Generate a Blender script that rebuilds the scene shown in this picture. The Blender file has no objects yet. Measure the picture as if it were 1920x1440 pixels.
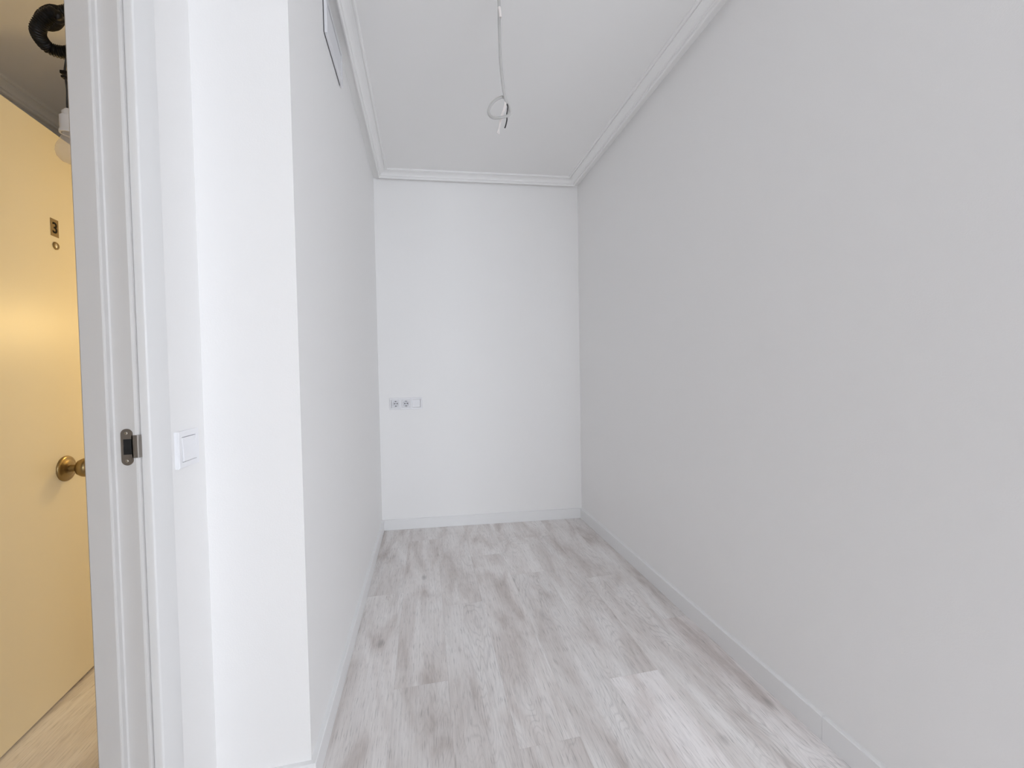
import bpy, bmesh, math, random
from mathutils import Vector, Matrix
random.seed(7)
C = bpy.context.scene.collection
S = bpy.context.scene

# ---------------------------------------------------------------- camera
W, H_PX, F_PX = 1920, 1440, 770.0
CAM_Z = 1.09
YAW, PITCH, ROLL = math.radians(11.917), math.radians(-1.546), math.radians(-0.998)
fw = Vector((math.sin(YAW) * math.cos(PITCH), math.cos(YAW) * math.cos(PITCH), math.sin(PITCH)))
rt = Vector((math.cos(YAW), -math.sin(YAW), 0)); up = rt.cross(fw)
rt, up = (math.cos(ROLL) * rt + math.sin(ROLL) * up), (-math.sin(ROLL) * rt + math.cos(ROLL) * up)
cd = bpy.data.cameras.new('camera'); cam = bpy.data.objects.new('camera', cd); C.objects.link(cam)
cd.sensor_fit = 'HORIZONTAL'; cd.sensor_width = 36; cd.lens = 36 * F_PX / W; cd.clip_start = .02
m = Matrix((rt, up, -fw)).transposed().to_4x4(); m.translation = (0, 0, CAM_Z); cam.matrix_world = m
S.camera = cam

# ---------------------------------------------------------------- light
S.view_settings.view_transform = 'Standard'; S.view_settings.look = 'None'
S.view_settings.gamma = 1; S.view_settings.use_curve_mapping = False
S.view_settings.exposure = 0.0
S.cycles.max_bounces = 12; S.cycles.diffuse_bounces = 10; S.cycles.glossy_bounces = 4   # white room: light bounces many times
wd = bpy.data.worlds.new('sky'); S.world = wd; wd.use_nodes = True
wd.node_tree.nodes['Background'].inputs[0].default_value = (.72, .84, 1, 1)
wd.node_tree.nodes['Background'].inputs[1].default_value = 1.2
# daylight entering by the balcony window of the room, behind the camera
WIN = dict(x0=.80, x1=1.85, z0=.12, z1=2.2, y=-1.75)
def daylight(name, loc, sx, sz, rot, energy, col):
    ld = bpy.data.lights.new(name, 'AREA'); ld.shape = 'RECTANGLE'; ld.size = sx; ld.size_y = sz; ld.energy = energy; ld.color = col
    lo = bpy.data.objects.new(name, ld); C.objects.link(lo); lo.location = loc; lo.rotation_euler = (math.radians(70), 0, math.radians(rot))   # the sky shines down through the window
daylight('window_daylight', ((WIN['x0'] + WIN['x1']) / 2, WIN['y'] - .62, 1.42), 1.7, 2.3, 0, 166, (.865, .922, 1.0))

# ---------------------------------------------------------------- materials
def mat(name, col, rough=.5, metal=0, bump=None, spec=.5, coat=0):
    mt = bpy.data.materials.new(name); mt.use_nodes = True
    nt = mt.node_tree; b = nt.nodes['Principled BSDF']
    b.inputs['Base Color'].default_value = (*col, 1); b.inputs['Roughness'].default_value = rough
    b.inputs['Metallic'].default_value = metal; b.inputs['Specular IOR Level'].default_value = spec
    b.inputs['Coat Weight'].default_value = coat
    if bump:
        sc, st = bump
        tc = nt.nodes.new('ShaderNodeTexCoord'); n = nt.nodes.new('ShaderNodeTexNoise')
        n.inputs['Scale'].default_value = sc; n.inputs['Detail'].default_value = 3
        bp = nt.nodes.new('ShaderNodeBump'); bp.inputs['Strength'].default_value = st; bp.inputs['Distance'].default_value = .002
        nt.links.new(tc.outputs['Object'], n.inputs['Vector']); nt.links.new(n.outputs['Fac'], bp.inputs['Height'])
        nt.links.new(bp.outputs['Normal'], b.inputs['Normal'])
    return mt
M = dict(
    wall=mat('wall_paint', (.88, .872, .865), .62, bump=(260, .12), spec=.3),
    ceil=mat('ceiling_paint', (.865, .857, .846), .8, bump=(180, .06), spec=.2),
    plaster=mat('cornice_plaster', (.88, .873, .863), .6, bump=(90, .05), spec=.3),
    lining=mat('frame_lining_shaded', (.66, .645, .63), .38, bump=(60, .015)),  # frame lacquer made greyer, shade on the jamb lining put into the colour
    lacquer=mat('white_lacquer', (.82, .818, .815), .32, bump=(60, .015)),
    base=mat('baseboard_white', (.84, .84, .84), .35),
    plastic=mat('switch_plastic', (.86, .86, .88), .28),
    plastic_dim=mat('socket_plastic', (.80, .80, .82), .35),
    hole=mat('dark_hole', (.008, .008, .008), .8),
    dark_steel=mat('socket_clip_metal', (.10, .10, .105), .4, .6),
    steel=mat('brushed_steel', (.30, .275, .25), .42, .85, bump=(400, .05)),
    screw=mat('screw_metal', (.55, .52, .46), .3, 1),
    brass=mat('aged_brass', (.34, .25, .12), .3, .9, bump=(40, .05)),
    plate=mat('number_plate_brass', (.26, .18, .07), .5, .3),
    ink=mat('black_enamel', (.012, .010, .008), .7, spec=.1),
    cream=mat('cream_door_lacquer', (.80, .73, .55), .38, bump=(35, .02)),
    cable=mat('grey_pvc', (.46, .45, .435), .4),
    wire_black=mat('black_wire', (.03, .028, .028), .4),
    wire_white=mat('pale_wire', (.78, .73, .70), .4),
    conduit=mat('black_conduit', (.010, .008, .007), .45, spec=.3),
    vent=mat('vent_aluminium', (.76, .76, .78), .4, bump=(80, .02)),
    gap=mat('vent_gap', (.10, .10, .10), .8),
    concrete=mat('subfloor', (.30, .28, .26), .9),
    lampglass=mat('frosted_lamp_glass', (.75, .70, .66), .25),
)
# frosted translucent bulb
nt = M['lampglass'].node_tree; b = nt.nodes['Principled BSDF']; b.inputs['Roughness'].default_value = .3
mx = nt.nodes.new('ShaderNodeMixShader'); tr = nt.nodes.new('ShaderNodeBsdfTransparent'); mx.inputs[0].default_value = .30
nt.links.new(tr.outputs[0], mx.inputs[1]); nt.links.new(b.outputs[0], mx.inputs[2]); nt.links.new(mx.outputs[0], nt.nodes['Material Output'].inputs[0])
# thin window glass
gm = bpy.data.materials.new('window_glass'); gm.use_nodes = True; nt = gm.node_tree; nt.nodes.clear()
o = nt.nodes.new('ShaderNodeOutputMaterial'); mx = nt.nodes.new('ShaderNodeMixShader'); tr = nt.nodes.new('ShaderNodeBsdfTransparent'); gl = nt.nodes.new('ShaderNodeBsdfGlossy')
gl.inputs['Roughness'].default_value = .02; mx.inputs[0].default_value = .06
nt.links.new(tr.outputs[0], mx.inputs[1]); nt.links.new(gl.outputs[0], mx.inputs[2]); nt.links.new(mx.outputs[0], o.inputs[0]); M['glass'] = gm
# lit lamp diffuser
em = bpy.data.materials.new('lit_lamp_diffuser'); em.use_nodes = True
em.node_tree.nodes['Principled BSDF'].inputs['Emission Color'].default_value = (1, .62, .22, 1); em.node_tree.nodes['Principled BSDF'].inputs['Emission Strength'].default_value = 3; M['lit'] = em

def wood_material():
    mt = bpy.data.materials.new('whitewashed_oak'); mt.use_nodes = True; nt = mt.node_tree; N = nt.nodes; L = nt.links
    b = N['Principled BSDF']
    tc = N.new('ShaderNodeTexCoord'); oi = N.new('ShaderNodeObjectInfo')
    off = N.new('ShaderNodeVectorMath'); off.operation = 'ADD'
    mul = N.new('ShaderNodeVectorMath'); mul.operation = 'SCALE'; mul.inputs[0].default_value = (13.7, 71.3, 0)
    L.new(oi.outputs['Random'], mul.inputs['Scale']); L.new(tc.outputs['Object'], off.inputs[0]); L.new(mul.outputs[0], off.inputs[1])
    def mapped(sx, sy):
        v = N.new('ShaderNodeVectorMath'); v.operation = 'MULTIPLY'; v.inputs[1].default_value = (sx, sy, 1); L.new(off.outputs[0], v.inputs[0]); return v.outputs[0]
    def noise(vec, detail=4, rough=.55, dist=0, scale=1):
        n = N.new('ShaderNodeTexNoise'); n.inputs['Scale'].default_value = scale; n.inputs['Detail'].default_value = detail
        n.inputs['Roughness'].default_value = rough; n.inputs['Distortion'].default_value = dist; L.new(vec, n.inputs['Vector']); return n.outputs['Fac']
    def ramp(fac, stops):
        r = N.new('ShaderNodeValToRGB'); cr = r.color_ramp
        while len(cr.elements) < len(stops): cr.elements.new(.5)
        for e, (p, c) in zip(cr.elements, stops): e.position = p; e.color = (*c, 1) if isinstance(c, tuple) else (c, c, c, 1)
        L.new(fac, r.inputs[0]); return r.outputs[0]
    def mixc(a, bb, mode, fac=1.0):
        x = N.new('ShaderNodeMix'); x.data_type = 'RGBA'; x.blend_type = mode
        if isinstance(fac, float): x.inputs[0].default_value = fac
        else: L.new(fac, x.inputs[0])
        L.new(a, x.inputs[6]); L.new(bb, x.inputs[7]); return x.outputs[2]
    # broad tone along the plank, smoky patches
    broad = ramp(noise(mapped(9, 2.2), 5, .55, .6), [(.30, (.57, .515, .485)), (.42, (.72, .675, .65)), (.52, (.81, .775, .755)), (.66, (.88, .855, .84))])
    # cathedral figure: contour lines of a stretched noise
    cn = noise(mapped(7.5, 1.5), 2, .45, .35)
    mm = N.new('ShaderNodeMath'); mm.operation = 'MULTIPLY'; mm.inputs[1].default_value = 34; L.new(cn, mm.inputs[0])
    fr = N.new('ShaderNodeMath'); fr.operation = 'PINGPONG'; fr.inputs[1].default_value = .5; L.new(mm.outputs[0], fr.inputs[0])
    cath = ramp(fr.outputs[0], [(0, .86), (.22, 1.0), (1, 1.0)])
    mask = ramp(noise(mapped(5, 1.1), 1), [(.45, 0.0), (.62, 1.0)])
    col = mixc(broad, cath, 'MULTIPLY', mask)
    # long fine fibre
    fib = ramp(noise(mapped(150, 4), 4, .65), [(.3, .86), (.55, 1.0), (.75, 1.05)])
    col = mixc(col, fib, 'MULTIPLY', .8)
    # short dark pores
    pore = ramp(noise(mapped(430, 17), 2, .5), [(.31, .55), (.41, 1.0)])
    col = mixc(col, pore, 'MULTIPLY', .75)
    # small knots
    vv = N.new('ShaderNodeTexVoronoi'); vv.inputs['Scale'].default_value = 1; L.new(mapped(5.2, 2.6), vv.inputs['Vector'])
    knot = ramp(vv.outputs['Distance'], [(0.0, .42), (.035, .62), (.10, 1.0)])
    kn = ramp(noise(mapped(3, 1.3), 1), [(.5, 0.0), (.56, 1.0)])
    col = mixc(col, knot, 'MULTIPLY', kn)
    # each plank its own tone
    col = mixc(col, oi.outputs['Color'], 'MULTIPLY')
    L.new(col, b.inputs['Base Color'])
    b.inputs['Roughness'].default_value = .42; b.inputs['Specular IOR Level'].default_value = .45
    bp = N.new('ShaderNodeBump'); bp.inputs['Strength'].default_value = .25; bp.inputs['Distance'].default_value = .0006
    L.new(pore, bp.inputs['Height']); L.new(bp.outputs[0], b.inputs['Normal'])
    return mt
M['wood'] = wood_material()

# ---------------------------------------------------------------- helpers
def add_box(bm, lo_, hi_, bev=0, seg=2):
    r = bmesh.ops.create_cube(bm, size=1)
    vs = r['verts']; lo_, hi_ = Vector(lo_), Vector(hi_)
    for v in vs: v.co = Vector(((lo_[i] + hi_[i]) / 2 + v.co[i] * (hi_[i] - lo_[i])) for i in range(3))
    if bev:
        es = list({e for v in vs for e in v.link_edges})
        bmesh.ops.bevel(bm, geom=es, offset=bev, segments=seg, affect='EDGES', profile=.5)
    return bm
def box(lo_, hi_, bev=0, seg=2): return add_box(bmesh.new(), lo_, hi_, bev, seg)
def add_prism(bm, pts, z0, z1):
    a = [bm.verts.new((x, y, z0)) for x, y in pts]; c = [bm.verts.new((x, y, z1)) for x, y in pts]
    n = len(pts); bm.faces.new(a[::-1]); bm.faces.new(c)
    for i in range(n): bm.faces.new((a[i], a[(i + 1) % n], c[(i + 1) % n], c[i]))
    return bm
def add_lathe(bm, prof, base, axis, n=32):
    axis = Vector(axis).normalized(); u = axis.orthogonal().normalized(); w = axis.cross(u); base = Vector(base); rings = []
    for r, h in prof:
        if r < 1e-6: rings.append([bm.verts.new(base + axis * h)])
        else: rings.append([bm.verts.new(base + axis * h + (u * math.cos(2 * math.pi * k / n) + w * math.sin(2 * math.pi * k / n)) * r) for k in range(n)])
    for A, B in zip(rings, rings[1:]):
        for k in range(n):
            q = [A[k % len(A)], A[(k + 1) % len(A)], B[(k + 1) % len(B)], B[k % len(B)]]
            q = list(dict.fromkeys(q))
            if len(q) > 2: bm.faces.new(q)
    return bm
def catmull(pts, k=10):
    P = [Vector(p) for p in pts]; P = [2 * P[0] - P[1]] + P + [2 * P[-1] - P[-2]]; out = []
    for i in range(1, len(P) - 2):
        for j in range(k):
            t = j / k; a, b_, c, d = P[i - 1:i + 3]
            out.append(.5 * ((2 * b_) + (c - a) * t + (2 * a - 5 * b_ + 4 * c - d) * t * t + (3 * b_ - a - 3 * c + d) * t ** 3))
    return out + [P[-2]]
def add_tube(bm, path, rad, n=10, sx=1.0, sy=1.0, side=None):
    """sweep an ellipse along a path; rad may be a function of (t in 0..1, length so far)"""
    u = None; rings = []; s = 0; m_ = len(path)
    for i, p in enumerate(path):
        t = (path[min(i + 1, m_ - 1)] - path[max(i - 1, 0)]).normalized()
        if u is None: u = (Vector(side) if side else t.orthogonal()); 
        u = (u - t * u.dot(t)).normalized(); w = t.cross(u)
        if i: s += (p - path[i - 1]).length
        r = rad(i / (m_ - 1), s) if callable(rad) else rad
        rings.append([bm.verts.new(p + (u * math.cos(2 * math.pi * k / n) * sx + w * math.sin(2 * math.pi * k / n) * sy) * r) for k in range(n)])
    for A, B in zip(rings, rings[1:]):
        for k in range(n): bm.faces.new((A[k], A[(k + 1) % n], B[(k + 1) % n], B[k]))
    bm.faces.new(rings[0][::-1]); bm.faces.new(rings[-1])
    return bm
ORIGIN = {}
def obj(name, bm, mt, parent=None, origin=(0, 0, 0), smooth=False):
    bmesh.ops.recalc_face_normals(bm, faces=bm.faces)
    if parent is not None: origin = ORIGIN[parent.name]
    o_ = Vector(origin)
    for v in bm.verts: v.co -= o_
    me = bpy.data.meshes.new(name); bm.to_mesh(me); bm.free()
    if smooth:
        for p in me.polygons: p.use_smooth = True
        me.set_sharp_from_angle(angle=math.radians(38))
    me.materials.append(M[mt]); ob = bpy.data.objects.new(name, me); C.objects.link(ob)
    if parent is not None: ob.parent = parent
    else: ob.location = o_
    ORIGIN[ob.name] = o_
    return ob
def empty(name, loc):
    e = bpy.data.objects.new(name, None); C.objects.link(e); e.location = loc; e.empty_display_size = .05; ORIGIN[e.name] = Vector(loc); return e
def thing(name, label, cat, loc): e = empty(name, loc); e['label'] = label; e['category'] = cat; return e
def struct(ob): ob['kind'] = 'structure'; return ob

# ---------------------------------------------------------------- room plan (metres; camera stands at x=0, y=0)
XL, XR = -.318, 1.123                 # side walls of the narrow room
def yb(x): return 2.966 - .079 * x    # far wall, slightly out of square
YR = 1.153                            # short return facing the camera
XD, XDC = -.540, -.624                # door wall: room face, corridor face
ZC = 2.473                            # ceiling
XRR, YRR, YRIGHT = 2.9, -1.75, .15     # rest of the room behind the camera
XW = -1.925                           # far wall of the corridor
YE = 2.22                             # wall with the entrance opening

struct(obj('wall_right', box((XR, YRIGHT, 0), (XR + .12, 3.1, ZC)), 'wall'))
struct(obj('wall_back', add_prism(bmesh.new(), [(XL, yb(XL)), (XR, yb(XR)), (XR, 3.12), (XL, 3.12)], 0, ZC), 'wall'))
struct(obj('wall_left', box((XL - .1, YR, 0), (XL, 3.1, ZC)), 'wall'))
struct(obj('wall_return', box((XDC, YR, 0), (XL - .1, YR + .1, ZC)), 'wall'))
DY0, DY1, DZ = .20, .928, 2.05        # door opening
bm = box((XDC, DY1 + .03, 0), (XD, YR, ZC)); add_box(bm, (XDC, DY0 - .03, DZ + .03), (XD, DY1 + .03, ZC)); add_box(bm, (XDC, YRR, 0), (XD, DY0 - .03, ZC))
struct(obj('wall_door', bm, 'wall'))
struct(obj('wall_side', box((XR + .12, YRIGHT, 0), (XRR, YRIGHT + .12, ZC)), 'wall'))
struct(obj('wall_far_right', box((XRR, YRR, 0), (XRR + .12, YRIGHT + .12, ZC)), 'wall'))
w = WIN
bm = box((XDC, YRR - .15, 0), (w['x0'], YRR, ZC)); add_box(bm, (w['x1'], YRR - .15, 0), (XRR + .12, YRR, ZC))
add_box(bm, (w['x0'], YRR - .15, 0), (w['x1'], YRR, w['z0'])); add_box(bm, (w['x0'], YRR - .15, w['z1']), (w['x1'], YRR, ZC))
struct(obj('wall_window', bm, 'wall'))
# corridor shell
struct(obj('wall_corridor', box((XW - .1, -.6, 0), (XW, 3.4, ZC)), 'wall'))
bm = box((-1.36, YE, 0), (-1.29, 3.4, ZC)); add_box(bm, (-1.29, YE, 2.0), (-.45, YE + .1, ZC)); add_box(bm, (-.45, YE, 0), (XL - .1, YE + .1, ZC))
struct(obj('wall_entrance', bm, 'wall'))
struct(obj('wall_landing', box((XW - .1, 3.4, 0), (XL, 3.5, ZC)), 'wall'))
struct(obj('wall_corridor_end', box((XW - .1, -.7, 0), (XDC, -.6, ZC)), 'wall'))
struct(obj('ceiling', box((XW - .1, YRR - .15, ZC), (XRR + .12, 3.5, ZC + .1)), 'ceil'))

# ---------------------------------------------------------------- floor: slab and boards
floor = struct(obj('floor', box((XW - .1, YRR - .15, -.08), (XRR + .12, 3.5, -.0092)), 'concrete'))
PW, PL, GAP = .187, 1.285, .0002
cache = {}
def plank(x0, x1, y0, y1):
    k = (round(x1 - x0, 4), round(y1 - y0, 4))
    if k not in cache:
        bm = box((GAP / 2 - k[0] / 2, GAP / 2 - k[1] / 2, -.009), (k[0] / 2 - GAP / 2, k[1] / 2 - GAP / 2, 0), .0003, 1)
        me = bpy.data.meshes.new('plank'); bm.to_mesh(me); bm.free(); me.materials.append(M['wood']); cache[k] = me
    ob = bpy.data.objects.new('plank', cache[k]); C.objects.link(ob); ob.parent = floor
    ob.location = ((x0 + x1) / 2, (y0 + y1) / 2, 0)
    t_ = random.uniform(.93, 1.0)
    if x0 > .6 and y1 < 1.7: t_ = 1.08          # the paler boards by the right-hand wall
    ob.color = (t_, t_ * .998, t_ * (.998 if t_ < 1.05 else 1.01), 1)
JOINT = {0: 2.10, 1: 1.453, 2: 1.93, 3: 2.42, 4: .86, 5: 1.33, 6: 2.02, 7: 1.60}
def column(x0, x1, ya, yb_, j):
    while j > ya: j -= PL
    cuts = [ya]; j += PL
    while j < yb_ - .02:
        if j > ya + .02: cuts.append(j)
        j += PL
    cuts.append(yb_)
    for a, c in zip(cuts, cuts[1:]): plank(x0, x1, a, c)
x = XL; k = 0
while x < XRR - .01:
    x1 = min(x + PW, XRR)
    if x < XR - .01:
        x1 = min(x1, XR); column(x, x1, YRR, yb((x + x1) / 2) + .02, JOINT.get(k, 1.2))
    else: column(x, x1, YRR, YRIGHT, random.uniform(.2, 1.4))
    x = x1; k += 1
column(XD, XL, YRR, YR, .62)
x = XL - .1; k = 0                      # corridor, boards run the same way
while x > XW + .01:
    x0 = max(x - PW, XW); column(x0, x, -.6 if x < XD - .02 else YR + .1, 3.4, [.4, 1.05, 1.9, .75, 1.4, .2, 1.7, 1.1][k % 8]); x = x0; k += 1

# ---------------------------------------------------------------- mitred mouldings
def offset_path(path, d):
    """move an open polyline to its left by d, mitred"""
    P = [Vector((p[0], p[1])) for p in path]; out = []
    nrm = []
    for a, c in zip(P, P[1:]):
        t = (c - a).normalized(); nrm.append(Vector((-t.y, t.x)))
    for i, p in enumerate(P):
        if i == 0: out.append(p + nrm[0] * d)
        elif i == len(P) - 1: out.append(p + nrm[-1] * d)
        else:
            n = (nrm[i - 1] + nrm[i]).normalized(); out.append(p + n * (d / n.dot(nrm[i])))
    return out
def moulding(path, prof, i):
    """one straight piece (segment i) of a moulding that follows the whole path"""
    bm = bmesh.new(); A, B = [], []
    for d, z in prof:
        o_ = offset_path(path, d); A.append(bm.verts.new((o_[i].x, o_[i].y, z))); B.append(bm.verts.new((o_[i + 1].x, o_[i + 1].y, z)))
    n = len(prof)
    for k in range(n): bm.faces.new((A[k], A[(k + 1) % n], B[(k + 1) % n], B[k]))
    bm.faces.new(A); bm.faces.new(B[::-1])
    return bm
room = [(XR, YRIGHT), (XR, yb(XR)), (XL, yb(XL)), (XL, YR), (XD, YR), (XD, YRR), (XRR, YRR), (XRR, YRIGHT), (XR, YRIGHT)]
e = ZC - .045
cove = [(0.0, e + .022), (.036, e + .022), (.038, e + .0005), (.043, e), (.046, e + .003), (.0465, e + .009), (.0445, e + .0125), (.0475, e + .0135), (.051, e + .0135)]
cove += [(.051 + .033 * (1 - math.cos(t * math.pi / 2 / 6)), e + .0135 + .019 * math.sin(t * math.pi / 2 / 6)) for t in range(1, 7)]
cove += [(.084, e + .0375), (.087, e + .0390), (.0875, e + .0355), (.093, e + .0355), (.096, e + .0385), (.097, ZC), (0, ZC)]
for i in range(len(room) - 1): struct(obj('trim_%d' % (i + 1), moulding(room, cove, i), 'plaster'))
corr = [(XDC, YR + .1), (XDC, -.6), (XW, -.6), (XW, 3.4), (-1.36, 3.4), (-1.36, YE), (XL - .1, YE), (XL - .1, YR + .1), (XDC, YR + .1)][::-1]
for i in range(len(corr) - 1): struct(obj('trim_%d' % (i + 9), moulding(corr, cove, i), 'plaster'))
BT, BH = .014, .073
bprof = [(0, 0.0005), (BT, .0005), (BT, BH - .002), (BT - .002, BH), (0, BH)]
CAS0, CAS1 = .935, 1.003              # casing of the strike side (y range)
broom = [(XR, YRIGHT), (XR, yb(XR)), (XL, yb(XL)), (XL, YR), (XD, YR), (XD, CAS1)]
br = struct(empty('baseboard_right', (XR, 1.5, 0)))
YJ = .962                             # butt joint between the two lengths
full = moulding(broom, bprof, 0)
for rng, nm in (((YJ + .0004, 9), 'board'), ((-9, YJ - .0004), 'board')):
    c = full.copy()
    for yy, nn in ((rng[0], -1), (rng[1], 1)):
        bmesh.ops.bisect_plane(c, geom=c.verts[:] + c.edges[:] + c.faces[:], plane_co=(0, yy, 0), plane_no=(0, nn, 0), clear_outer=True)
        bmesh.ops.holes_fill(c, edges=[e_ for e_ in c.edges if e_.is_boundary])
    obj(nm, c, 'base', br)
full.free()
for i, nm in ((1, 'baseboard_back'), (2, 'baseboard_left'), (3, 'baseboard_return'), (4, 'baseboard_door')): struct(obj(nm, moulding(broom, bprof, i), 'base'))
brest = [(XD, DY0 - .075), (XD, YRR), (XRR, YRR), (XRR, YRIGHT), (XR, YRIGHT)]
struct(obj('baseboard_window', moulding([(XD, YRR), (w['x0'], YRR)], bprof, 0), 'base'))

# ---------------------------------------------------------------- room door frame
d1 = struct(empty('door_1', (XD, (DY0 + DY1) / 2, 0)))
XS, XE = -.587, -.549                 # stop face, room-side end of the lining
def lining(x0, x1, a, b_, z1, bev=.003): return box((x0, min(a, b_), .0005), (x1, max(a, b_), z1), bev)
def jamb_profile(y_stop, y_face, y_out, z1):
    s = 1 if y_out > y_face else -1; r = .003
    pts = [(XDC - .005, y_out), (XDC - .005, y_stop + s * r), (XDC - .005 + r, y_stop)]
    pts += [(XS - r, y_stop), (XS - r * .3, y_stop + s * r * .3), (XS, y_stop + s * r), (XS, y_face - s * .002), (XS + .002, y_face)]
    pts += [(XE - .004, y_face), (XE - .0012, y_face + s * .0012), (XE, y_face + s * .004), (XE, y_out)]
    return add_prism(bmesh.new(), pts, .0005, z1)
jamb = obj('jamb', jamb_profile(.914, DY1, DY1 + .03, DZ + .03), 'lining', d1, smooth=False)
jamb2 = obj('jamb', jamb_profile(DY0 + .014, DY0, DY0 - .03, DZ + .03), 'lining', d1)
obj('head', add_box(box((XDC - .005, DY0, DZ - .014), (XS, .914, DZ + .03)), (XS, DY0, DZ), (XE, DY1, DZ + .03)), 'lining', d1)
def casing(y0, y1, z0, z1, side):
    xa, xb = (XE, -.531) if side > 0 else (XDC - .018, XDC)
    return box((xa, y0, z0), (xb, y1, z1), .0035, 3)
for sd in (1, -1):
    obj('casing', casing(CAS0, CAS1, .0005, DZ + .075, sd), 'lacquer', d1, smooth=True)
    obj('casing', casing(DY0 - .075, DY0 - .007, .0005, DZ + .075, sd), 'lacquer', d1, smooth=True)
    obj('casing', casing(DY0 - .007, CAS0, DZ + .007, DZ + .075, sd), 'lacquer', d1, smooth=True)
# strike plate let into the rabbet of the jamb
def strike():
    bm = bmesh.new(); x0, x1, z0, z1, t = -.5765, -.5565, .924, .995, .0012
    r = (x1 - x0) / 2; cx = (x0 + x1) / 2; y = DY1 - t
    hx0, hx1, hz0, hz1 = -.5725, -.5585, .945, .975
    out = []
    for k in range(13): a = math.pi * k / 12; out.append((cx + r * math.cos(a), z1 - r + r * math.sin(a)))
    for k in range(13): a = math.pi + math.pi * k / 12; out.append((cx + r * math.cos(a), z0 + r + r * math.sin(a)))
    hole = [(hx1, hz1), (hx0, hz1), (hx0, hz0), (hx1, hz0)]
    vo = [bm.verts.new((x_, y, z_)) for x_, z_ in out]; vh = [bm.verts.new((x_, y, z_)) for x_, z_ in hole]
    es = [bm.edges.new((vo[i], vo[(i + 1) % len(vo)])) for i in range(len(vo))] + [bm.edges.new((vh[i], vh[(i + 1) % 4])) for i in range(4)]
    bmesh.ops.triangle_fill(bm, edges=es, use_beauty=True)
    ex = bmesh.ops.extrude_face_region(bm, geom=bm.faces[:])
    for v in ex['geom']:
        if isinstance(v, bmesh.types.BMVert): v.co.y += t + .0004
    # bent lip that wraps the edge of the lining
    lip = [(x1 - .002, y), (-.5530, y), (-.5495, y + .0004), (-.5478, y + .002), (-.5470, y + .005), (-.5462, y + .0095)]
    za, zb = .938, .982
    F, G = [], []
    for x_, y_ in lip: F.append((bm.verts.new((x_, y_, za)), bm.verts.new((x_, y_, zb)))); G.append((bm.verts.new((x_ - .0005, y_ + .0011, za)), bm.verts.new((x_ - .0005, y_ + .0011, zb))))
    for i in range(len(lip) - 1):
        bm.faces.new((F[i][0], F[i + 1][0], F[i + 1][1], F[i][1])); bm.faces.new((G[i][0], G[i][1], G[i + 1][1], G[i + 1][0]))
        bm.faces.new((F[i][0], G[i][0], G[i + 1][0], F[i + 1][0])); bm.faces.new((F[i][1], F[i + 1][1], G[i + 1][1], G[i][1]))
    bm.faces.new((F[-1][0], G[-1][0], G[-1][1], F[-1][1]))
    return bm
obj('strike_plate', strike(), 'steel', jamb)
obj('latch_hole', box((-.5727, DY1 - .0004, .9448), (-.5583, DY1 + .0002, .9752)), 'hole', jamb)
for zz in (.9865, .9325): obj('screw', add_lathe(bmesh.new(), [(0, .0012), (.002, .001), (.003, 0)], (-.5675, DY1 - .0011, zz), (0, -1, 0), 14), 'screw', jamb, smooth=True)

# ---------------------------------------------------------------- window behind the camera
def window(name, org, U_, width, z0, z1):
    """two-sash window; org is the lower left corner on its mid plane, U_ runs along the wall"""
    w_ = struct(empty(name, org)); U_ = Vector(U_); Nn_ = Vector((-U_.y, U_.x, 0))
    def piece(nm, a, c, za, zb, t, mt, bev):
        bm = box((a, -t, za), (c, t, zb), bev)
        for v in bm.verts: v.co = Vector((org[0], org[1], 0)) + U_ * v.co.x + Nn_ * v.co.y + Vector((0, 0, v.co.z))
        obj(nm, bm, mt, w_)
    h_ = width / 2
    for a, c in ((0, .05), (h_ - .03, h_ + .03), (width - .05, width)): piece('window_stile', a, c, z0, z1, .03, 'lacquer', .004)
    for a, c in ((z0, z0 + .06), (z1 - .06, z1)):
        for p, q in ((.05, h_ - .03), (h_ + .03, width - .05)): piece('window_rail', p, q, a, c, .03, 'lacquer', .004)
    for p, q in ((.05, h_ - .03), (h_ + .03, width - .05)): piece('pane', p, q, z0 + .06, z1 - .06, .002, 'glass', 0)
window('window_1', (w['x0'], YRR - .08, w['z0']), (1, 0, 0), w['x1'] - w['x0'], w['z0'], w['z1'])

# ---------------------------------------------------------------- light switch beside the door
sw = thing('light_switch', 'white square single rocker light switch between door casing and wall corner', 'light switch', (XD, 1.070, .890))
y0, y1, z0, z1 = 1.0285, 1.1105, .8905, .9725
def square_ring(bm, c, half, inner, d0, d1, axis_u, axis_v, axis_n, bev=.002):
    """a square frame: outer half size, inner half size, from depth d0 to d1, front edges chamfered"""
    c = Vector(c); U, V, Nn = map(Vector, (axis_u, axis_v, axis_n)); rings = []
    for hu, hv, d in ((half[0], half[1], d0), (half[0], half[1], d1 - bev), (half[0] - bev, half[1] - bev, d1), (inner[0] + .0008, inner[1] + .0008, d1), (inner[0], inner[1], d1 - .0008), (inner[0], inner[1], d0)):
        rings.append([bm.verts.new(c + U * a * hu + V * q * hv + Nn * d) for a, q in ((-1, -1), (1, -1), (1, 1), (-1, 1))])
    for i in range(len(rings)):
        A, B = rings[i], rings[(i + 1) % len(rings)]
        for k in range(4): bm.faces.new((A[k], A[(k + 1) % 4], B[(k + 1) % 4], B[k]))
    return bm
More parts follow.
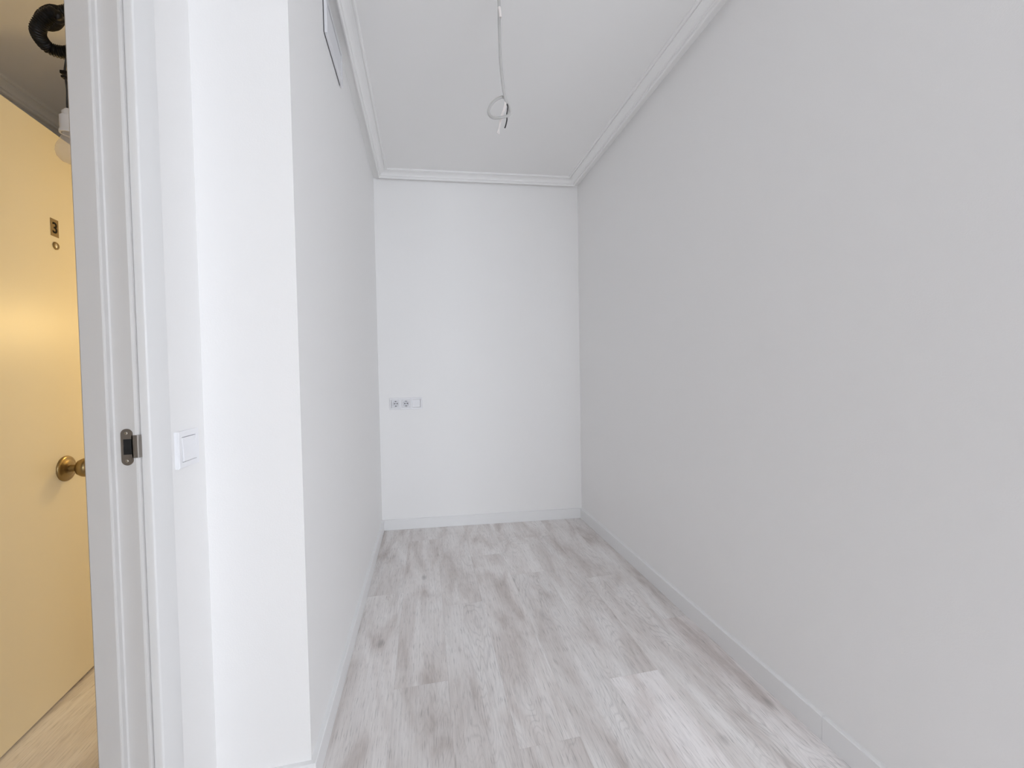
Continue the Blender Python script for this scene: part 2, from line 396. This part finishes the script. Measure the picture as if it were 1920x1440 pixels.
def rocker(bm, c, half, d0, d1, U, V, Nn, tilt=.0012, bev=.0012):
    c = Vector(c); U, V, Nn = map(Vector, (U, V, Nn)); rings = []
    for k_, (s_, d) in enumerate(((0, d0), (0, d1 - bev), (bev, d1))):
        rings.append([bm.verts.new(c + U * a * (half[0] - s_) + V * q * (half[1] - s_) + Nn * (d + (tilt * q if k_ else 0))) for a, q in ((-1, -1), (1, -1), (1, 1), (-1, 1))])
    for A, B in zip(rings, rings[1:]):
        for k in range(4): bm.faces.new((A[k], A[(k + 1) % 4], B[(k + 1) % 4], B[k]))
    bm.faces.new(rings[-1]); bm.faces.new(rings[0][::-1]); return bm
cs = (XD, (y0 + y1) / 2, (z0 + z1) / 2)
U, V, Nn = (0, 1, 0), (0, 0, 1), (1, 0, 0)
obj('frame', square_ring(bmesh.new(), cs, (.041, .041), (.0280, .0280), 0, .0085, U, V, Nn), 'plastic', sw)
obj('gap', box((XD, cs[1] - .0285, cs[2] - .0285), (XD + .003, cs[1] + .0285, cs[2] + .0285)), 'gap', sw)
obj('rocker', rocker(bmesh.new(), cs, (.0268, .0268), .003, .0095, U, V, Nn, -.0012), 'plastic', sw)

# ---------------------------------------------------------------- triple plate with two sockets and a switch on the far wall
ang = math.atan(-.079); TU = Vector((math.cos(ang), math.sin(ang), 0)); TN = Vector((math.sin(ang), -math.cos(ang), 0)); TV = Vector((0, 0, 1))
cx = -.135; P0 = Vector((cx, yb(cx), .888))
sp = thing('socket_plate', 'white triple wall plate with two round power sockets and one switch', 'power socket', P0 - Vector((0, 0, .041)))
PI_ = .0705
bm = bmesh.new()
for k in (-1, 0, 1):
    c_ = P0 + TU * (PI_ * k + .0026 * k); square_ring(bm, c_, (PI_ / 2 + (.0026 if k else -.0002), .0405), (.0280, .0280), 0, .0105, TU, TV, TN, .0015)
obj('frame', bm, 'plastic', sp)
for k in (-1, 0):
    c_ = P0 + TU * PI_ * k
    bm = bmesh.new()
    # square insert with a round well, 32 segments
    n = 32; sq = []
    for i in range(n):
        a = 2 * math.pi * i / n; ca, sa = math.cos(a), math.sin(a); f_ = .0272 / max(abs(ca), abs(sa)); sq.append((ca * f_, sa * f_))
    def ring(fn, d): return [bm.verts.new(c_ + TU * fn(i)[0] + TV * fn(i)[1] + TN * d) for i in range(n)]
    circ = lambda r: (lambda i: (r * math.cos(2 * math.pi * i / n), r * math.sin(2 * math.pi * i / n)))
    R_ = [ring(lambda i: sq[i], .001), ring(lambda i: sq[i], .0095), ring(circ(.0215), .0095), ring(circ(.0215), .0135), ring(circ(.0198), .0135), ring(circ(.0188), .0006)]
    for A, B in zip(R_, R_[1:]):
        for i in range(n): bm.faces.new((A[i], A[(i + 1) % n], B[(i + 1) % n], B[i]))
    bm.faces.new(R_[-1])
    s_ = obj('socket', bm, 'plastic_dim', sp)
    for du in (-.0095, .0095): obj('pin_hole', add_lathe(bmesh.new(), [(0, .0004), (.0036, .0004), (.0036, 0), (0, 0)], c_ + TU * du + TN * .0008, TN, 14), 'hole', s_)
    obj('centre_screw', add_lathe(bmesh.new(), [(0, .0008), (.0018, .0006), (.0024, 0)], c_ + TN * .0006, TN, 12), 'dark_steel', s_)
    for q in (-1, 1):
        bm = bmesh.new(); cc = c_ + TV * q * .0165
        vs = [cc + TU * a * .0034 + TV * b_ * .0024 + TN * d for d in (.0007, .0105) for a, b_ in ((-1, -1), (1, -1), (1, 1), (-1, 1))]
        V_ = [bm.verts.new(v) for v in vs]
        for f_ in ((0, 1, 2, 3), (4, 5, 6, 7), (0, 1, 5, 4), (1, 2, 6, 5), (2, 3, 7, 6), (3, 0, 4, 7)): bm.faces.new([V_[j] for j in f_])
        obj('earth_clip', bm, 'dark_steel', s_)
c_ = P0 + TU * PI_
obj('rocker', rocker(bmesh.new(), c_, (.0268, .0268), .001, .0125, TU, TV, TN, .0012, .0015), 'plastic', sp)

# ---------------------------------------------------------------- air vent high on the left wall
va, vb_, vz0, vz1 = 1.552, 1.838, 2.281, 2.419
av = thing('air_vent', 'white rectangular slatted air vent high on the left wall below the cornice', 'air vent', (XL, (va + vb_) / 2, vz0))
vc = Vector((XL, (va + vb_) / 2, (vz0 + vz1) / 2)); hv = ((vb_ - va) / 2, (vz1 - vz0) / 2)
obj('vent_box', box((XL, va + .006, vz0 + .006), (XL + .004, vb_ - .006, vz1 - .006)), 'gap', av)
obj('frame', square_ring(bmesh.new(), vc + Vector((.004, 0, 0)), hv, (hv[0] - .02, hv[1] - .02), 0, .009, (0, 1, 0), (0, 0, 1), (1, 0, 0), .003), 'vent', av)
ns = 9
for k in range(ns):
    zc = vz0 + .02 + (k + .5) * (vz1 - vz0 - .047) / ns
    bm = bmesh.new(); ya, yc = va + .021, vb_ - .021
    prof = [(.0045, -.0058), (.0052, -.0066), (.0110, .0052), (.0102, .0060)]
    A = [bm.verts.new((XL + d, ya, zc + z)) for d, z in prof]; B = [bm.verts.new((XL + d, yc, zc + z)) for d, z in prof]
    for i in range(4): bm.faces.new((A[i], A[(i + 1) % 4], B[(i + 1) % 4], B[i]))
    bm.faces.new(A); bm.faces.new(B[::-1]); obj('slat', bm, 'vent', av)

# ---------------------------------------------------------------- bare cable hanging from the ceiling
def at(px, py, Y):
    d = fw + rt * ((px - W / 2) / F_PX) - up * ((py - H_PX / 2) / F_PX); return Vector((0, 0, CAM_Z)) + d * (Y / d.y)
CY = 1.47
top = at(936.5, 0, CY); top = Vector((top.x - .004, CY, ZC))
hc_ = thing('hanging_cable', 'grey electrical cable hanging loose from the ceiling with a looped knot', 'cable', top)
loop = [(935.5, 0), (936, 30), (937, 70), (938.5, 110), (941.5, 145), (945, 172), (949, 190), (954, 200), (956, 211), (952, 217), (940, 220), (925, 221), (918, 215), (916.5, 207), (921, 196), (930, 187), (941, 182), (947, 184)]
dep = [0, 0, 0, 0, 0, 0, .0, .012, .004, -.016, -.024, -.014, -.002, .004, .008, .010, .012, .010]
path = catmull([top] + [at(x_, y_, CY + d_) for (x_, y_), d_ in zip(loop, dep)], 8)
obj('sheath', add_tube(bmesh.new(), path, .0056, 12, .72, 1.0, side=(0, 1, 0)), 'cable', hc_, smooth=True)
obj('cable_clip', add_tube(bmesh.new(), [at(936, 14, CY - .002), at(937, 20, CY - .003), at(938, 28, CY - .003), at(938, 33, CY - .002)], .0052, 10), 'wire_white', hc_, smooth=True)
obj('ceiling_hole', add_lathe(bmesh.new(), [(0, -.0005), (.011, -.0005), (.011, -.0012), (0, -.0012)], top, (0, 0, 1), 20), 'hole', hc_)
def wire(pts, m_, r=.0019): obj('core_wire', add_tube(bmesh.new(), catmull([at(*p) for p in pts], 8), r, 8), m_, hc_, smooth=True)
wire([(949, 190, CY), (952, 198, CY + .004), (951.5, 206, CY + .004), (950, 216, CY), (950.5, 224, CY), (949, 232, CY), (948, 236, CY), (946.5, 240, CY)], 'wire_black', .0022)
wire([(948, 190, CY), (948, 200, CY + .002), (944, 212, CY), (940, 224, CY), (937, 236, CY), (932, 250, CY)], 'wire_white')
wire([(947, 190, CY), (945, 202, CY + .002), (940, 216, CY + .002), (937, 228, CY), (936, 240, CY), (935.5, 252, CY)], 'wire_white')

# ---------------------------------------------------------------- corridor: entrance door standing open, seen from its outer side
la, lb = Vector((-1.217, 1.430, 0)), Vector((-1.248, 1.806, 0)); LD = (lb - la).normalized(); LN = Vector((LD.y, -LD.x, 0))
mid = la + LD * (1.727 - 1.430) / LD.y
d2 = struct(empty('door_2', mid))
def leafpt(s, n, z): return mid + LD * s + LN * n + Vector((0, 0, z))
def leafbox(s0, s1, n0, n1, z0_, z1_, bev=0):
    bm = box((s0, n0, z0_), (s1, n1, z1_), bev)
    for v in bm.verts: v.co = leafpt(*v.co)
    return bm
obj('leaf', leafbox(-.405, .405, -.042, 0, .010, 1.952, .0025), 'cream', d2)
npl = obj('number_plate', leafbox(-.0175, .0175, 0, .0012, 1.588, 1.648, .0004), 'plate', d2)
fc = bpy.data.curves.new('digit', 'FONT'); fc.body = '3'; fc.size = .052; fc.align_x = 'CENTER'; fc.align_y = 'CENTER'; fc.extrude = .0004; fc.offset = .0008
to = bpy.data.objects.new('tmp', fc); C.objects.link(to); bpy.context.view_layer.update()
me = bpy.data.meshes.new_from_object(to.evaluated_get(bpy.context.evaluated_depsgraph_get())); bpy.data.objects.remove(to)
bm = bmesh.new(); bm.from_mesh(me); bpy.data.meshes.remove(me)
cxs = [v.co.x for v in bm.verts]; cys = [v.co.y for v in bm.verts]; ox, oy = (min(cxs) + max(cxs)) / 2, (min(cys) + max(cys)) / 2
for v in bm.verts: v.co = leafpt(v.co.x - ox, .0014 + v.co.z, 1.618 + v.co.y - oy)
obj('digit', bm, 'ink', npl)
pe = obj('peephole', add_lathe(bmesh.new(), [(.0135, 0), (.0135, .002), (.0115, .004), (.0085, .004), (.0075, .0028), (0, .0022)], leafpt(.002, 0, 1.557), LN, 28), 'brass', d2, smooth=True)
obj('peephole_lens', add_lathe(bmesh.new(), [(0, .0038), (.004, .0034), (.0068, .0025)], leafpt(.002, 0, 1.557), LN, 20), 'screw', pe, smooth=True)
kb = obj('rosette', add_lathe(bmesh.new(), [(.0445, 0), (.0445, .003), (.0425, .006), (.037, .008), (.032, .0085), (.028, .011), (.020, .014), (0, .014)], leafpt(0, 0, .782), LN, 40), 'brass', d2, smooth=True)
obj('knob', add_lathe(bmesh.new(), [(.013, .012), (.012, .022), (.0125, .030), (.018, .034), (.027, .040), (.0325, .050), (.0335, .058), (.031, .067), (.024, .074), (.012, .078), (0, .079)], leafpt(0, 0, .782), LN, 36), 'brass', kb, smooth=True)
for zz in (.25, 1.0, 1.7): obj('hinge', add_lathe(bmesh.new(), [(0, 0), (.008, 0), (.008, .11), (0, .11)], leafpt(.411, -.008, zz), (0, 0, 1), 14), 'brass', d2, smooth=True)

# ---------------------------------------------------------------- corridor: temporary bulb on a looped black conduit
HY = 1.22
att = Vector((-.745, HY, ZC))
hl = thing('hanging_bulb', 'unlit frosted bulb hanging on wire from a looped black corrugated tube', 'light bulb', att)
pp = [(172, -40, HY), (150, 8, HY), (120, 24, HY), (100, 22, HY + .01), (84, 30, HY + .02), (80, 42, HY), (96, 44, HY - .03), (106, 34, HY - .05), (98, 26, HY - .06), (82, 36, HY - .06), (71, 56, HY - .05), (77, 74, HY - .03), (94, 91, HY - .01), (124, 99, HY), (150, 92, HY)]
path = catmull([att, att + Vector((0, 0, -.2))] + [at(*p) for p in pp], 40)
obj('corrugated_tube', add_tube(bmesh.new(), path, lambda t, s_: .0135 + .0011 * math.sin(s_ * 2 * math.pi / .0045), 14), 'conduit', hl, smooth=True)
obj('wire', add_tube(bmesh.new(), catmull([at(140, 96, HY), at(127, 104, HY), at(123, 120, HY), at(121.5, 135, HY), at(123, 146, HY), at(126, 170, HY), at(126, 190, HY), at(126.5, 208, HY)], 10), .0022, 8), 'wire_black', hl, smooth=True)
obj('terminal_block', add_box(box(at(119, 140, HY) - Vector((.004, .006, .0)), at(119, 134, HY) + Vector((.010, .006, 0)), .001), at(119.5, 147, HY) - Vector((.003, .005, 0)), at(119.5, 143, HY) + Vector((.009, .005, 0)), .001), 'conduit', hl)
bc = at(128, 205, HY); zt = bc.z
obj('lamp_holder', add_lathe(bmesh.new(), [(0, .0), (.006, 0), (.012, -.008), (.012, -.016), (.0165, -.020), (.0165, -.052), (.018, -.054), (.018, -.060), (.014, -.060)], bc, (0, 0, 1), 28), 'plastic_dim', hl, smooth=True)
obj('bulb', add_lathe(bmesh.new(), [(.0125, -.058), (.0135, -.066), (.017, -.076), (.0222, -.087), (.0255, -.098), (.0260, -.106), (.0235, -.117), (.0165, -.126), (.007, -.1305), (0, -.131)], bc, (0, 0, 1), 32), 'lampglass', hl, smooth=True)

# ---------------------------------------------------------------- landing outside the entrance: the lit lamp
LP = Vector((XL - .1, 2.47, 1.36))
cl = thing('wall_lamp', 'lit globe wall lamp on the landing outside the open entrance door', 'wall lamp', LP)
obj('lamp_base', add_lathe(bmesh.new(), [(0, 0), (.05, 0), (.05, .012), (.02, .02), (.016, .05), (.03, .055), (.03, .07), (0, .07)], LP, (-1, 0, 0), 32), 'brass', cl, smooth=True)
gl_ = [(.028, .066)] + [(.06 * math.sin(a_), .118 - .06 * math.cos(a_)) for a_ in [math.radians(q) for q in range(32, 180, 14)]] + [(0, .178)]
obj('lamp_globe', add_lathe(bmesh.new(), gl_, LP, (-1, 0, 0), 32), 'lit', cl, smooth=True)
pl = bpy.data.lights.new('landing_lamp_light', 'POINT'); pl.energy = 9.5; pl.color = (1, .69, .27); pl.shadow_soft_size = .06
po = bpy.data.objects.new('landing_lamp_light', pl); C.objects.link(po); po.location = LP + Vector((-.25, 0, 0))
